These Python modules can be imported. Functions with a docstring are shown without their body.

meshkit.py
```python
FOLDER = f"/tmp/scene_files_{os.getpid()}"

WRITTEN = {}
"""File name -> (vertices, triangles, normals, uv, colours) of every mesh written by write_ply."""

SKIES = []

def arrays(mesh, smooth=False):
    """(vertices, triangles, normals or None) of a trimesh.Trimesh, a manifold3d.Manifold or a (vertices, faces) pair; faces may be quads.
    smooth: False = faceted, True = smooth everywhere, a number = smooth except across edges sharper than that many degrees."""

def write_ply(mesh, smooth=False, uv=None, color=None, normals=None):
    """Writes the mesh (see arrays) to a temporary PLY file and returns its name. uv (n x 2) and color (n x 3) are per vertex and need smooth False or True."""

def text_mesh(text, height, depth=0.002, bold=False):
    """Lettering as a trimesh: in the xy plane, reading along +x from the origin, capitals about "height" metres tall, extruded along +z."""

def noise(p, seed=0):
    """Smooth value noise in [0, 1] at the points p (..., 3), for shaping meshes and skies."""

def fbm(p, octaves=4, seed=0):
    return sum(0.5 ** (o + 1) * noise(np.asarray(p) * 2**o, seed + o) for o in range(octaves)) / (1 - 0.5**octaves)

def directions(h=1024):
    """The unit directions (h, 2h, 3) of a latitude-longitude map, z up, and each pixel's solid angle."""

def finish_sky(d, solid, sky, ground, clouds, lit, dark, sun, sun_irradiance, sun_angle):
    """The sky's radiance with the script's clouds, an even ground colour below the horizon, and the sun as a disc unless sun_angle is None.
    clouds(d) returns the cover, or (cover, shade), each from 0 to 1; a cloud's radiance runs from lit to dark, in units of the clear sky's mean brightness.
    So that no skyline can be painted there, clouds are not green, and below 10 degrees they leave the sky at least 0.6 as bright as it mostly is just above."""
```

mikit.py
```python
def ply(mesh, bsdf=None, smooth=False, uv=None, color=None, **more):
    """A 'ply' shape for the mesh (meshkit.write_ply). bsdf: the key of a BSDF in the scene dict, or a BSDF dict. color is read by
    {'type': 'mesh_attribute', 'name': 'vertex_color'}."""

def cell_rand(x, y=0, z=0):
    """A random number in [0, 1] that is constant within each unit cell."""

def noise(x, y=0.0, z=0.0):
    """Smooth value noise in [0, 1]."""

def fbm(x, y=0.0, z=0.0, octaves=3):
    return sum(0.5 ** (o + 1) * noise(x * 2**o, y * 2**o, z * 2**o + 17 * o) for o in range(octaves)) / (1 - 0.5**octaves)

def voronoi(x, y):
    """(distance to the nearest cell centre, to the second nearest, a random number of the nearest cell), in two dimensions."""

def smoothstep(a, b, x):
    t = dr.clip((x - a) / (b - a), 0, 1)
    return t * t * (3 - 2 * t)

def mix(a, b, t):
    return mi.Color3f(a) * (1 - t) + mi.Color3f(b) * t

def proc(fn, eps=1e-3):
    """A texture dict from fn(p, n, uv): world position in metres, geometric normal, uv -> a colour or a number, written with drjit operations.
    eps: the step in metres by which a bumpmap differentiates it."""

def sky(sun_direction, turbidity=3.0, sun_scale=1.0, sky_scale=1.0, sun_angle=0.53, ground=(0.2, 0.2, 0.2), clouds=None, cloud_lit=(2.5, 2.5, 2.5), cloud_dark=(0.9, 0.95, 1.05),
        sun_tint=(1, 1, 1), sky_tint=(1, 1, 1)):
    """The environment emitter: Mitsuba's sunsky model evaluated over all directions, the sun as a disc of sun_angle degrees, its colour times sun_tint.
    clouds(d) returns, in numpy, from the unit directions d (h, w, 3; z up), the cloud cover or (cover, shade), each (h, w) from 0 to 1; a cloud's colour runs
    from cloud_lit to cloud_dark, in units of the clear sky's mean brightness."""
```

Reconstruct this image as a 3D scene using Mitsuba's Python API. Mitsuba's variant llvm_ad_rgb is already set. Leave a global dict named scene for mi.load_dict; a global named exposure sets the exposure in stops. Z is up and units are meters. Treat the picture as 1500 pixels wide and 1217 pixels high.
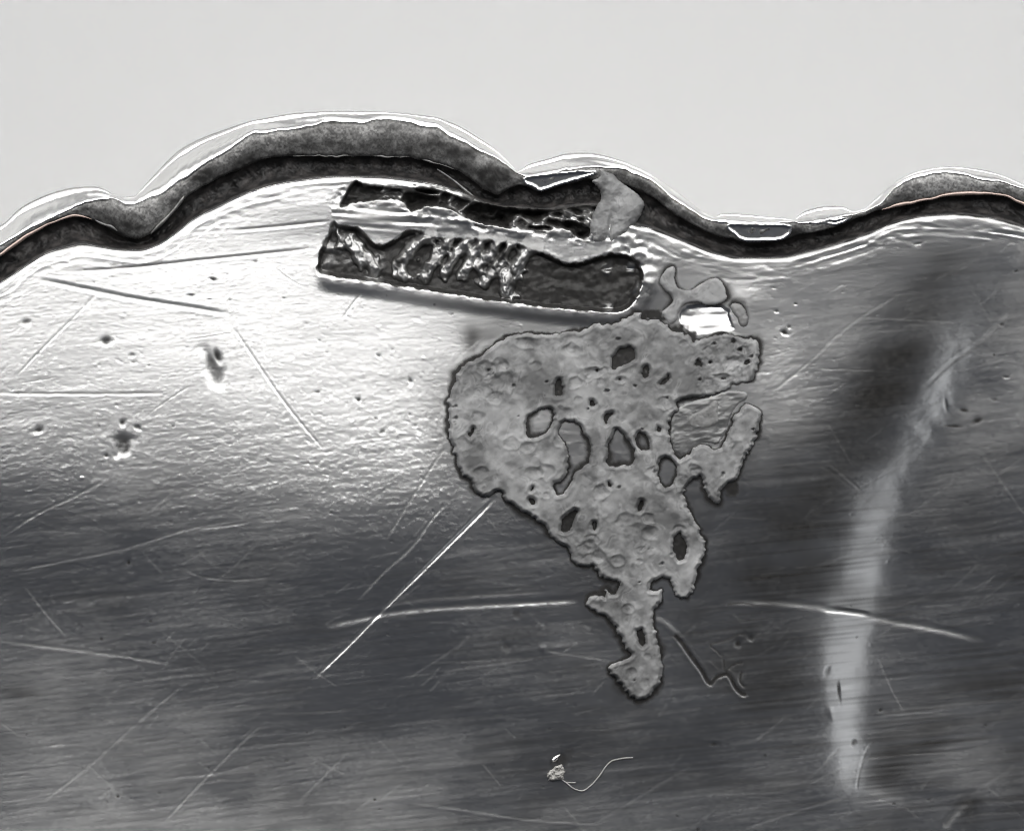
"""Close-up of the worn underside of a silver tray: scalloped rim, rubbed-out hallmark, grey solder.
Modelled about ten times enlarged: U metres stand for one fiftieth of a millimetre or so of the real tray; plan coordinates run right and down in units of U."""
import math
import drjit as dr
import numpy as np
import mitsuba as mi
import shapely
from shapely.geometry import Polygon, LineString
from scipy import ndimage as ndi
from scipy.interpolate import PchipInterpolator, LinearNDInterpolator, NearestNDInterpolator
from scipy.sparse import coo_matrix, vstack as sp_vstack
from scipy.sparse.linalg import spsolve
import meshkit
import mikit
from mikit import proc, noise, fbm, smoothstep, mix

T = mi.ScalarTransform4f
U = 0.0002
CX, CY = 750.0, 608.5
CAM_Z = 3.0
exposure = 0.0
scene, labels = {}, {}

# ------------------------------------------------------------------ camera and lamps
scene['camera'] = {'type': 'perspective', 'fov': 2 * math.degrees(math.atan(750 * U / CAM_Z)), 'fov_axis': 'x',
                   'to_world': T().look_at([0, 0, CAM_Z], [0, 0, 0], [0, 1, 0]), 'near_clip': 0.1, 'far_clip': 30.0}
scene['ambient_fill'] = {'type': 'constant', 'radiance': {'type': 'rgb', 'value': [0.0225, 0.0258, 0.0338]}}  # uniform fill added to lift and blue the dark reflections
KEY_W, KEY_ANGLE = 3.0, 48.0
SIDE_W = 0.52


def softbox(key, centre, aim, sx, sy, rgb, label):
    frame = T().look_at(centre, aim, [0, 0, 1])
    scene[key + '__diffuser'] = {'type': 'rectangle', 'to_world': frame @ T().scale([sx, sy, 1]), 'bsdf': {'type': 'ref', 'id': 'm_black'},
                                 'emitter': {'type': 'area', 'radiance': {'type': 'rgb', 'value': rgb}}}
    scene[key + '__housing'] = {'type': 'cube', 'to_world': frame @ T().translate([0, 0, -0.12]) @ T().scale([sx + .02, sy + .02, 0.11]),
                                'bsdf': {'type': 'ref', 'id': 'm_black'}}
    labels[key] = {'label': label, 'category': 'lamp'}


scene['m_black'] = {'type': 'diffuse', 'reflectance': {'type': 'rgb', 'value': 0.03}}
ka = math.radians(KEY_ANGLE)
softbox('key_softbox', [0, 2 * math.sin(ka), 2 * math.cos(ka)], [0, 0, 0], 2.4, 1.1, [KEY_W, KEY_W * .995, KEY_W * .985], 'wide softbox shining down from beyond the tray rim')
softbox('added_strip_softbox', [1.25, -0.1, 1.9], [0, 0, 0], 0.9, 0.35, [SIDE_W * .97, SIDE_W, SIDE_W * 1.04], 'added unseen strip softbox at the right that lights the pale streak')  # added lamp, gives the fold its pale streak

# ------------------------------------------------------------------ materials


def rgb(*v):
    return {'type': 'rgb', 'value': list(v) if len(v) > 1 else [v[0]] * 3}


oxide = {'type': 'principled', 'base_color': proc(lambda p, n, uv: mix((.009, .0088, .0085), (.046, .044, .042), fbm(p.x * 900, p.y * 900, p.z * 900, 3))),
         'metallic': 0.0, 'roughness': 0.6, 'specular': 0.15}
worn = {'type': 'principled', 'base_color': rgb(.87, .865, .855), 'metallic': 1.0, 'roughness': 0.22}
dull = {'type': 'principled', 'base_color': rgb(.60, .595, .585), 'metallic': 0.9, 'roughness': 0.5, 'specular': 0.5}
# polished silver, dulled by fine wear (v of the plate's uv) and blackened by tarnish and painted dark reflections (u)
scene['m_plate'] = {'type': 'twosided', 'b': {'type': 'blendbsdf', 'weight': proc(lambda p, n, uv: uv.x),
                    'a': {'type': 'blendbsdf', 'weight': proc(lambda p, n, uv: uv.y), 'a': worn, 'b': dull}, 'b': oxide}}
scene['m_letter'] = {'type': 'twosided', 'b': {'type': 'principled', 'metallic': 0.7, 'roughness': 0.42, 'specular': 0.4,
                     'base_color': proc(lambda p, n, uv: mix((.055, .054, .053), (.33, .327, .32), fbm(p.x * 800, p.y * 800, p.z * 800, 3)))}}
scene['m_bead'] = {'type': 'twosided', 'b': {'type': 'principled', 'base_color': rgb(.93, .925, .91), 'metallic': 1.0, 'roughness': 0.25}}
# the flange: dark corrosion, rubbed down to grainy bare metal where u of its uv is high
scene['m_flange'] = {'type': 'twosided', 'b': {'type': 'principled', 'metallic': 0.45, 'roughness': 0.5,
                     'base_color': proc(lambda p, n, uv: mix((.030, .029, .028), (.48, .475, .465), dr.clip(uv.x, 0, 1) * (.35 + .65 * smoothstep(.2, .8, fbm(p.x * 1900, p.y * 1900, p.z * 1900, 2)))))}}
scene['m_channel'] = {'type': 'twosided', 'b': {'type': 'principled', 'metallic': 0.2, 'roughness': 0.55,
                      'base_color': proc(lambda p, n, uv: mix((.012, .0115, .0115), (.055, .050, .048), smoothstep(.35, .8, fbm(p.x * 420, p.y * 420, p.z * 420, 4))))}}


def solder_tone(p):
    """Blotchy lead grey with paler rings round old bubbles."""
    f1, f2, r = mikit.voronoi(p.x * 260 + 2 * noise(p.x * 300, p.y * 300, 2.0), p.y * 260 + 2 * noise(p.x * 300, p.y * 300, 7.0))
    ring = smoothstep(.30, .02, dr.abs(f1 - .40 + .12 * r)) * smoothstep(.45, .75, r)
    t = smoothstep(.28, .72, .62 * fbm(p.x * 95, p.y * 95, 1.0, 4) + .38 * fbm(p.x * 420, p.y * 420, 5.0, 4))
    return mix((.130, .130, .130), (.365, .365, .364), dr.clip(t * .85 + .22 * ring - .12 * smoothstep(.25, .05, f1) * r, 0, 1))


scene['m_solder'] = {'type': 'twosided', 'b': {'type': 'principled', 'metallic': 0.0, 'roughness': 0.55, 'specular': 0.35,
                     'base_color': proc(lambda p, n, uv: solder_tone(p))}}
scene['m_solder_dark'] = {'type': 'twosided', 'b': {'type': 'principled', 'metallic': 0.15, 'roughness': 0.5, 'specular': 0.35,
                          'base_color': proc(lambda p, n, uv: mix((.15, .149, .147), (.29, .288, .285), fbm(p.x * 260, p.y * 260, 9.0, 4)))}}
scene['m_film'] = {'type': 'twosided', 'b': {'type': 'principled', 'metallic': 0.7, 'roughness': 0.38, 'specular': 0.4,
                   'base_color': proc(lambda p, n, uv: mix((.14, .14, .14), (.30, .30, .297), fbm(p.x * 200 + p.y * 60, p.y * 420, 2.0, 4)))}}
scene['m_copper'] = {'type': 'twosided', 'b': {'type': 'principled', 'base_color': rgb(.55, .43, .38), 'metallic': 0.7, 'roughness': 0.4}}
scene['m_paper'] = {'type': 'twosided', 'b': {'type': 'diffuse', 'reflectance': proc(lambda p, n, uv: mix((.690, .690, .687), (.696, .696, .693), fbm(p.x * 60, p.y * 60, 0.0, 3)))}}
scene['m_lint'] = {'type': 'twosided', 'b': {'type': 'diffuse', 'reflectance': rgb(.42, .41, .39)}}

# ------------------------------------------------------------------ helpers
X0, Y0, NX, NY = -40, 120, 1580, 1150          # the relief raster: one sample per plan unit
GX, GY = np.meshgrid(np.arange(NX) + X0, np.arange(NY) + Y0)
GX, GY = GX.astype(np.float32), GY.astype(np.float32)


def world(x, y, z):
    return np.stack([(np.asarray(x) - CX) * U, (CY - np.asarray(y)) * U, np.asarray(z) * U], -1)


def gnoise(sx, sy, seed, angle=0.0):
    """Gaussian-filtered white noise over the raster, unit deviation; angle in degrees turns its long axis (counter-clockwise in the plan)."""
    r = np.random.default_rng(seed)
    if angle == 0:
        a = ndi.gaussian_filter(r.standard_normal((NY, NX)).astype(np.float32), (sy, sx), mode='wrap')
    else:
        c, s = math.cos(math.radians(angle)), math.sin(math.radians(angle))
        b = ndi.gaussian_filter(r.standard_normal((1200, 1700)).astype(np.float32), (sy, sx), mode='wrap')
        a = ndi.map_coordinates(b, [s * GX + c * GY + 300, c * GX - s * GY + 300], order=1, mode='grid-wrap')
    return a / a.std()


def look(field, x, y):
    return ndi.map_coordinates(field, [np.asarray(y, float) - Y0, np.asarray(x, float) - X0], order=1, mode='nearest')


def curve(points):
    p = np.array(points, float)
    return PchipInterpolator(p[:, 0], p[:, 1], extrapolate=True)


def normals_of(v, f):
    n = np.zeros_like(v)
    g = np.cross(v[f[:, 1]] - v[f[:, 0]], v[f[:, 2]] - v[f[:, 0]])
    for k in range(3):
        for c in range(3):
            n[:, c] += np.bincount(f[:, k], g[:, c], len(v))
    return n / np.maximum(np.linalg.norm(n, axis=1, keepdims=True), 1e-30)


def put(key, v, f, bsdf, n=None, color=None):
    """One mesh of the scene, with the given vertex normals; drops vertices that no face uses."""
    used, inv = np.unique(f, return_inverse=True)
    v2, f2 = v[used], inv.reshape(-1, 3)
    n2 = normals_of(v2, f2) if n is None else n[used]
    c2 = None if color is None else color[used]                                  # uv: tarnish with painted shade, and wear
    path = meshkit.write_ply((v2, f2), False, c2, None, normals=n2)
    scene[key] = {'type': 'ply', 'filename': path, 'face_normals': False, 'bsdf': {'type': 'ref', 'id': bsdf}}


def smooth_poly(points, rounds=2):
    p = np.array(points, float)
    for _ in range(rounds):
        q = np.roll(p, -1, 0)
        p = np.stack([p * .75 + q * .25, p * .25 + q * .75], 1).reshape(-1, 2)
    return p


def ragged(points, amp, seed, rounds=2, scale=5.0):
    """The outline, rounded off, cut fine and gnawed at by noise."""
    ring = np.array(shapely.segmentize(Polygon(smooth_poly(points, rounds)), 1.5).exterior.coords)[:-1]
    p3 = np.c_[ring / scale, np.zeros(len(ring))]
    d = np.c_[meshkit.fbm(p3, 3, seed) - .5, meshkit.fbm(p3 + 31.7, 3, seed + 9) - .5]
    return Polygon(ring + 4 * amp * d).buffer(0)


def signed(poly, x, y, step):
    """Distance inside (+) or outside (-) the polygon on a raster of the given step."""
    shapely.prepare(poly)
    inside = shapely.contains_xy(poly, x.ravel(), y.ravel()).reshape(x.shape)
    d = np.where(inside, ndi.distance_transform_edt(inside) - .5, .5 - ndi.distance_transform_edt(~inside)) * step
    return ndi.gaussian_filter(d, 0.7)


def patch(key, poly, step, bsdf, z_of, depth=3.0):
    """A skin over the polygon at height z_of(x, y, sd), its outline cut exactly, with a side wall going 'depth' down."""
    x0, y0, x1, y1 = poly.bounds
    x, y = np.meshgrid(np.arange(x0 - 3 * step, x1 + 3 * step, step), np.arange(y0 - 3 * step, y1 + 3 * step, step))
    sd = signed(poly, x, y, step)
    ny, nx = x.shape
    i = np.arange((ny - 1) * nx).reshape(ny - 1, nx)[:, :-1].ravel()
    tri = np.vstack([np.c_[i, i + nx, i + 1], np.c_[i + 1, i + nx, i + nx + 1]])
    p, s = np.c_[x.ravel(), y.ravel()], sd.ravel()
    s = np.where(np.abs(s) < 1e-3, 1e-3, s)
    cnt = (s[tri] > 0).sum(1)
    faces = [tri[cnt == 3]]
    rim, new, number = [], [], {}

    def cut(a, b):
        k = (a, b) if a < b else (b, a)
        if k not in number:
            t = s[k[0]] / (s[k[0]] - s[k[1]])
            number[k] = len(p) + len(new)
            new.append(p[k[0]] * (1 - t) + p[k[1]] * t)
        return number[k]

    extra = []
    for t in tri[(cnt == 1) | (cnt == 2)].tolist():
        pos = [s[k] > 0 for k in t]
        if sum(pos) == 1:
            k = pos.index(True)
            a, b, c = t[k], t[(k + 1) % 3], t[(k + 2) % 3]
            ab, ac = cut(a, b), cut(a, c)
            extra.append((a, ab, ac))
            rim.append((ab, ac))
        else:
            k = pos.index(False)
            a, b, c = t[k], t[(k + 1) % 3], t[(k + 2) % 3]
            ab, ac = cut(a, b), cut(a, c)
            extra += [(ab, b, c), (ab, c, ac)]
            rim.append((ac, ab))
    if new:
        p = np.vstack([p, np.array(new)])
        s = np.r_[s, np.zeros(len(new))]
    f = np.vstack([faces[0], np.array(extra, int).reshape(-1, 3)])
    z = z_of(p[:, 0], p[:, 1], np.maximum(s, 0))
    v = world(p[:, 0], p[:, 1], z)
    n = normals_of(v, f)
    if rim:                                                   # the side wall: its own vertices, so that the edge stays crisp
        r = np.array(rim)
        m = len(v)
        k = np.arange(len(r)) * 4 + m
        a, b = v[r[:, 0]], v[r[:, 1]]
        lo = np.array([0, 0, depth * U])
        w = np.stack([a, b, a - lo, b - lo], 1).reshape(-1, 3)
        side = np.vstack([np.c_[k, k + 2, k + 1], np.c_[k + 1, k + 2, k + 3]])
        g = np.cross(w[2::4] - w[0::4], w[1::4] - w[0::4])
        g /= np.maximum(np.linalg.norm(g, axis=1, keepdims=True), 1e-30)
        v, n, f = np.vstack([v, w]), np.vstack([n, np.repeat(g, 4, 0)]), np.vstack([f, side])
    put(key, v, f, bsdf, n)


def dome(sd, t, r):
    """Height of a skin of thickness t with edges rounded over the width r."""
    q = 1 - np.clip(sd / r, 0, 1)
    return t * np.sqrt(np.maximum(1 - q * q, 0))


def tube(key, path, radius, bsdf, sides=8):
    q = np.asarray(path, float)
    t = np.gradient(q, axis=0)
    t /= np.linalg.norm(t, axis=1, keepdims=True)
    a = np.cross(t, [0, 0, 1.0])
    a /= np.linalg.norm(a, axis=1, keepdims=True)
    b, ang = np.cross(t, a), np.arange(sides) * 2 * np.pi / sides
    r = np.broadcast_to(radius, (len(q),))[:, None, None]
    v = (q[:, None] + r * (np.cos(ang)[None, :, None] * a[:, None] + np.sin(ang)[None, :, None] * b[:, None])).reshape(-1, 3)
    i, j = np.meshgrid(np.arange(len(q) - 1), np.arange(sides), indexing='ij')
    k = np.stack([i * sides + j, i * sides + (j + 1) % sides, (i + 1) * sides + (j + 1) % sides, (i + 1) * sides + j], -1).reshape(-1, 4)
    f = np.vstack([k[:, [0, 1, 2]], k[:, [0, 2, 3]]])
    ends = [[0, k2 + 1, k2] for k2 in range(1, sides - 1)] + [[len(v) - sides, len(v) - sides + k2, len(v) - sides + k2 + 1] for k2 in range(1, sides - 1)]
    put(key, v, np.vstack([f, np.array(ends)]), bsdf)


# ------------------------------------------------------------------ the backdrop
bx = np.array([[-2.5, -2.0, -.12], [2.5, -2.0, -.12], [2.5, 2.0, -.12], [-2.5, 2.0, -.12]])
scene['backdrop'] = mikit.ply((bx, np.array([[0, 1, 2], [0, 2, 3]])), 'm_paper')
labels['backdrop'] = {'label': 'plain pale grey paper backdrop behind the tray', 'category': 'backdrop', 'kind': 'structure'}

# ------------------------------------------------------------------ outlines of the rim: A silhouette, B bead to flange, C flange to channel, D channel to plate
A_ = curve([(-320, 470), (-60, 352), (0, 326), (27, 301), (53, 287), (80, 277), (107, 272), (133, 271), (149, 275), (165, 284), (179, 287.5), (194, 286), (203, 277), (219, 258), (240, 234), (261, 215),
            (288, 200), (320, 188), (360, 176), (400, 168), (430, 163), (470, 161), (530, 160.5), (590, 164), (635, 169), (665, 179), (695, 196), (725, 217), (740, 231), (752, 244), (758, 250),
            (775, 239), (805, 230), (829, 223), (856, 221.5), (880, 224.5), (910, 234), (940, 247), (970, 265), (1000, 286), (1030, 309), (1048, 317), (1060, 311.5), (1085, 312.5), (1110, 315),
            (1145, 319), (1164, 321), (1172, 314), (1185, 306.5), (1215, 300.5), (1236, 302), (1250, 309), (1266, 306), (1281, 293), (1305, 272), (1329, 257), (1356, 248), (1395, 243.5),
            (1434, 246.5), (1464, 254), (1500, 270), (1560, 300), (1830, 420)])
B_ = curve([(-320, 510), (-60, 392), (0, 359), (27, 343), (53, 329), (80, 317), (107, 303), (133, 293.5), (160, 290), (173, 294), (184, 299), (197, 298), (211, 291), (229, 286), (253, 271), (280, 253),
            (293, 242), (328, 223), (345, 210), (365, 197), (400, 192), (455, 184), (485, 176.5), (530, 178), (554, 173), (590, 176), (620, 184), (641, 186), (659, 199), (680, 209), (710, 224),
            (728, 232), (740, 240), (758, 253), (775, 259), (790, 257), (835, 248.5), (880, 245), (910, 247.5), (931, 254), (961, 268), (985, 290), (1015, 309), (1042, 323), (1065, 327),
            (1110, 328), (1164, 326), (1185, 326), (1230, 318), (1266, 311), (1290, 299), (1301, 286), (1320, 270), (1350, 258.5), (1386, 252.5), (1416, 257), (1437, 263), (1455, 264), (1485, 271),
            (1500, 276), (1560, 306), (1830, 430)])
C_ = curve([(-320, 530), (-60, 408), (0, 371), (27, 351), (53, 335), (80, 322), (107, 315), (125, 317), (141, 325), (160, 336), (181, 346), (197, 349), (219, 341), (240, 322), (261, 298), (280, 281),
            (307, 266), (347, 247), (395, 230), (440, 227.5), (500, 227.5), (590, 229), (635, 236.5), (665, 247), (686, 259), (710, 277), (728, 284), (745, 276), (760, 270), (790, 278), (830, 269), (870, 262), (900, 264), (931, 275),
            (961, 291), (985, 310), (1015, 328), (1040, 341), (1065, 348), (1110, 356), (1150, 350), (1170, 344), (1209, 336), (1245, 324), (1275, 313), (1299, 303.5), (1335, 296), (1380, 287), (1410, 282.5),
            (1440, 282.5), (1470, 285.5), (1500, 297.5), (1560, 325), (1830, 455)])
D_ = curve([(-320, 590), (-60, 452), (0, 413), (13, 405), (40, 386), (67, 370), (93, 362), (120, 357), (147, 361), (173, 365), (200, 366), (227, 359), (253, 343), (280, 322), (320, 301), (360, 282), (400, 270),
            (425, 265), (500, 257.5), (560, 259), (605, 264), (640, 270), (675, 281), (710, 296), (745, 303), (800, 306), (850, 300), (885, 300), (915, 322), (935, 331), (949, 333), (985, 346), (1015, 358), (1045, 370), (1090, 378),
            (1140, 377), (1185, 368), (1230, 356), (1275, 341), (1320, 323), (1365, 315.5), (1410, 314), (1455, 320), (1500, 332), (1560, 360), (1830, 490)])

xs_all = np.arange(NX) + X0
D_row = D_(xs_all).astype(np.float32)
Q = GY - D_row[None, :]                                   # distance below the channel's edge

# ------------------------------------------------------------------ the plate's large shape: dented sheet, its lean towards the rim in degrees
lean_at = {252: 9.3, 250: 9.0, 235: 8.4, 212: 8.0, 183: 7.0, 150: 6.0, 116: 4.0, 98: 2.0, 86: 0.4, 78: -0.8, 72: -1.7, 68: -2.5, 60: -3.6}
_k = np.array(sorted(lean_at))
to_lean = lambda v: np.interp(v, _k, [lean_at[k] for k in _k])
rows = {
    300: [(-40, 250), (300, 250), (500, 250), (700, 235), (900, 170), (1100, 155), (1250, 140), (1400, 135), (1540, 140)],
    420: [(-40, 250), (200, 252), (420, 252), (560, 245), (640, 225), (720, 190), (950, 150), (1050, 165), (1120, 145), (1200, 120), (1290, 92), (1370, 88), (1440, 105), (1540, 115)],
    500: [(-40, 238), (100, 235), (220, 250), (400, 252), (600, 245), (670, 215), (900, 150), (1060, 165), (1150, 150), (1200, 118), (1280, 80), (1350, 82), (1420, 110), (1540, 112)],
    600: [(-40, 190), (100, 200), (200, 205), (400, 225), (550, 238), (630, 222), (800, 160), (1000, 130), (1130, 140), (1200, 108), (1280, 62), (1350, 70), (1420, 100), (1540, 85)],
    660: [(-40, 160), (100, 165), (200, 160), (300, 172), (450, 205), (600, 215), (800, 130), (1000, 105), (1150, 92), (1250, 58), (1330, 70), (1400, 92), (1480, 68), (1540, 68)],
    720: [(-40, 85), (100, 105), (250, 108), (400, 128), (550, 158), (650, 140), (800, 100), (1000, 85), (1100, 62), (1200, 55), (1330, 72), (1420, 60), (1540, 57)],
    780: [(-40, 72), (150, 72), (300, 73), (450, 85), (600, 84), (750, 80), (950, 75), (1100, 60), (1200, 58), (1350, 64), (1540, 57)],
    860: [(-40, 75), (150, 70), (300, 72), (450, 68), (600, 66), (750, 82), (950, 75), (1100, 60), (1250, 66), (1400, 62), (1540, 58)],
    940: [(-40, 90), (200, 82), (400, 70), (600, 64), (800, 75), (1000, 72), (1100, 60), (1250, 72), (1400, 66), (1540, 62)],
    1020: [(-40, 98), (200, 90), (400, 80), (600, 66), (750, 66), (900, 80), (1050, 64), (1200, 78), (1330, 92), (1450, 78), (1540, 70)],
    1100: [(-40, 95), (200, 90), (400, 82), (600, 76), (800, 66), (1000, 60), (1150, 74), (1300, 90), (1400, 100), (1500, 80)],
    1220: [(-40, 112), (200, 108), (400, 106), (600, 100), (800, 82), (1000, 66), (1150, 75), (1250, 84), (1350, 75), (1540, 70)],
}
pts = np.array([(x, y) for y, r in rows.items() for x, _ in r], float)
val = np.array([v for r in rows.values() for _, v in r], float)
C8 = 10
cx_, cy_ = np.meshgrid(np.arange(X0, X0 + NX + C8, C8), np.arange(Y0, Y0 + NY + C8, C8))
V = LinearNDInterpolator(pts, val)(cx_, cy_)
V = np.where(np.isnan(V), NearestNDInterpolator(pts, val)(cx_, cy_), V)
lean = ndi.gaussian_filter(to_lean(V), 2.2)
lean -= 24.0 * (CY - cy_) * U                              # the camera and the lamp stand at finite distances
for x_, y_, rx_, ry_, k_ in [(690, 324, 230, 26, -4.2), (1042, 470, 34, 20, 1.0), (1095, 425, 34, 16, 3.0), (1140, 520, 26, 60, 1.5), (960, 440, 40, 20, -2.0)]:
    lean += k_ * np.exp(-((cx_ - x_) / rx_) ** 2 - ((cy_ - y_) / ry_) ** 2)
slope = np.tan(np.radians(lean))                           # descends towards the rim: dh/dy(plan) = +slope
ny_, nx_ = slope.shape
idx = np.arange(ny_ * nx_).reshape(ny_, nx_)


def diff(a, b, w):
    m = a.size
    r = np.arange(m)
    return coo_matrix((np.r_[np.full(m, w), np.full(m, -w)], (np.r_[r, r], np.r_[b.ravel(), a.ravel()])), shape=(m, ny_ * nx_))


gy, gx = diff(idx[:-1], idx[1:], 1.0), diff(idx[:, :-1], idx[:, 1:], 0.11)
pin = coo_matrix(([1e-3], ([0], [idx[50, 60]])), shape=(1, ny_ * nx_))
M = sp_vstack([gy, gx, pin]).tocsr()
rhs = np.r_[(0.5 * (slope[:-1] + slope[1:]) * C8).ravel(), np.zeros(gx.shape[0] + 1)]
low = spsolve((M.T @ M).tocsc(), M.T @ rhs).reshape(ny_, nx_)
low -= low[50, 60]
H = ndi.map_coordinates(low, [(GY - Y0) / C8, (GX - X0) / C8], order=3, mode='nearest')

# the long fold running down the right-hand side
fold = curve([(300, 1490), (420, 1448), (520, 1408), (600, 1372), (660, 1345), (720, 1312), (780, 1288), (860, 1264), (940, 1249), (1020, 1243), (1100, 1244), (1160, 1246), (1280, 1240)])
fold_w = curve([(200, 190), (420, 120), (520, 66), (720, 62), (860, 62), (1000, 48), (1100, 44), (1150, 58), (1190, 120), (1280, 150)])
yy = np.arange(NY) + Y0


def sstep(t):
    t = np.clip(t, 0, 1)
    return t * t * t * (t * (t * 6 - 15) + 10)


fd = GX - fold(yy)[:, None] + 5 * gnoise(40, 60, 5) + .5 * gnoise(8, 8, 6)
fw = fold_w(yy)[:, None]
ramp = ndi.gaussian_filter1d(np.clip(np.arange(-4, 4, .01) + .5, 0, 1), 48)
H += (15.5 + 22 * ndi.gaussian_filter1d(np.random.default_rng(31).standard_normal(NY), 70)[:, None]) * (-np.interp(fd / fw, np.arange(-4, 4, .01), ramp) + 0.65 * sstep((fd - fw * .4) / 260) + 0.35 * sstep((fd + 290) / 260))

H_edge = ndi.gaussian_filter1d(look(H, xs_all, D_row), 12)   # height of the plate along the channel's edge
# ------------------------------------------------------------------ fine relief of the plate
band = np.where(GY < 740, np.exp(-((GY - 740) / 130) ** 2), np.exp(-((GY - 740) / 250) ** 2)) * (1 - sstep((GX - 820) / 250))
mid_right = np.exp(-((GY - 600) / 110) ** 2) * sstep((GX - 1050) / 100)
peel = gnoise(5.5, 2.1, 11, 9) + .8 * gnoise(2.8, 1.4, 12, 14)
H += peel * (0.006 + 0.029 * band + .024 * mid_right)
H += gnoise(30, 9, 13, 6) * (.025 + .03 * band)                         # gentle waves
streak = gnoise(55, .9, 14, 5.5) + .8 * gnoise(26, .8, 15, 8) + .7 * gnoise(90, 1.5, 16, 3)
H += streak * (0.0045 + .0055 * sstep((GY - 560) / 120) + .007 * sstep((GY - 800) / 60))
fine = gnoise(1.8, .9, 17, 8)
H += (.7 * fine + .16 * fine ** 3) * (0.010 + .017 * band)
# striae that run along the channel's edge
qn = Q + 5 * gnoise(50, 10, 18)
line = gnoise(400, .001, 19)[:1]
stria = np.interp(qn, np.arange(-200, 400), ndi.gaussian_filter1d(np.random.default_rng(20).standard_normal(600), 1.5))
sw = np.where(GX > 900, 1.0, .35) * sstep((Q + 2) / 6) * (1 - sstep((Q - 14) / 40))
H += sw * stria * .34 * (0.6 + .4 * np.clip(gnoise(40, 6, 21), -1, 1))
H += .09 * sw * gnoise(5, 2, 22)
# the sheet bends over at the channel's edge
H -= 3.2 * np.exp(-np.maximum(Q, -3) / 2.0)
tarnish_shade = np.zeros((NY, NX), np.float32)
wear = np.zeros((NY, NX), np.float32)


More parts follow.
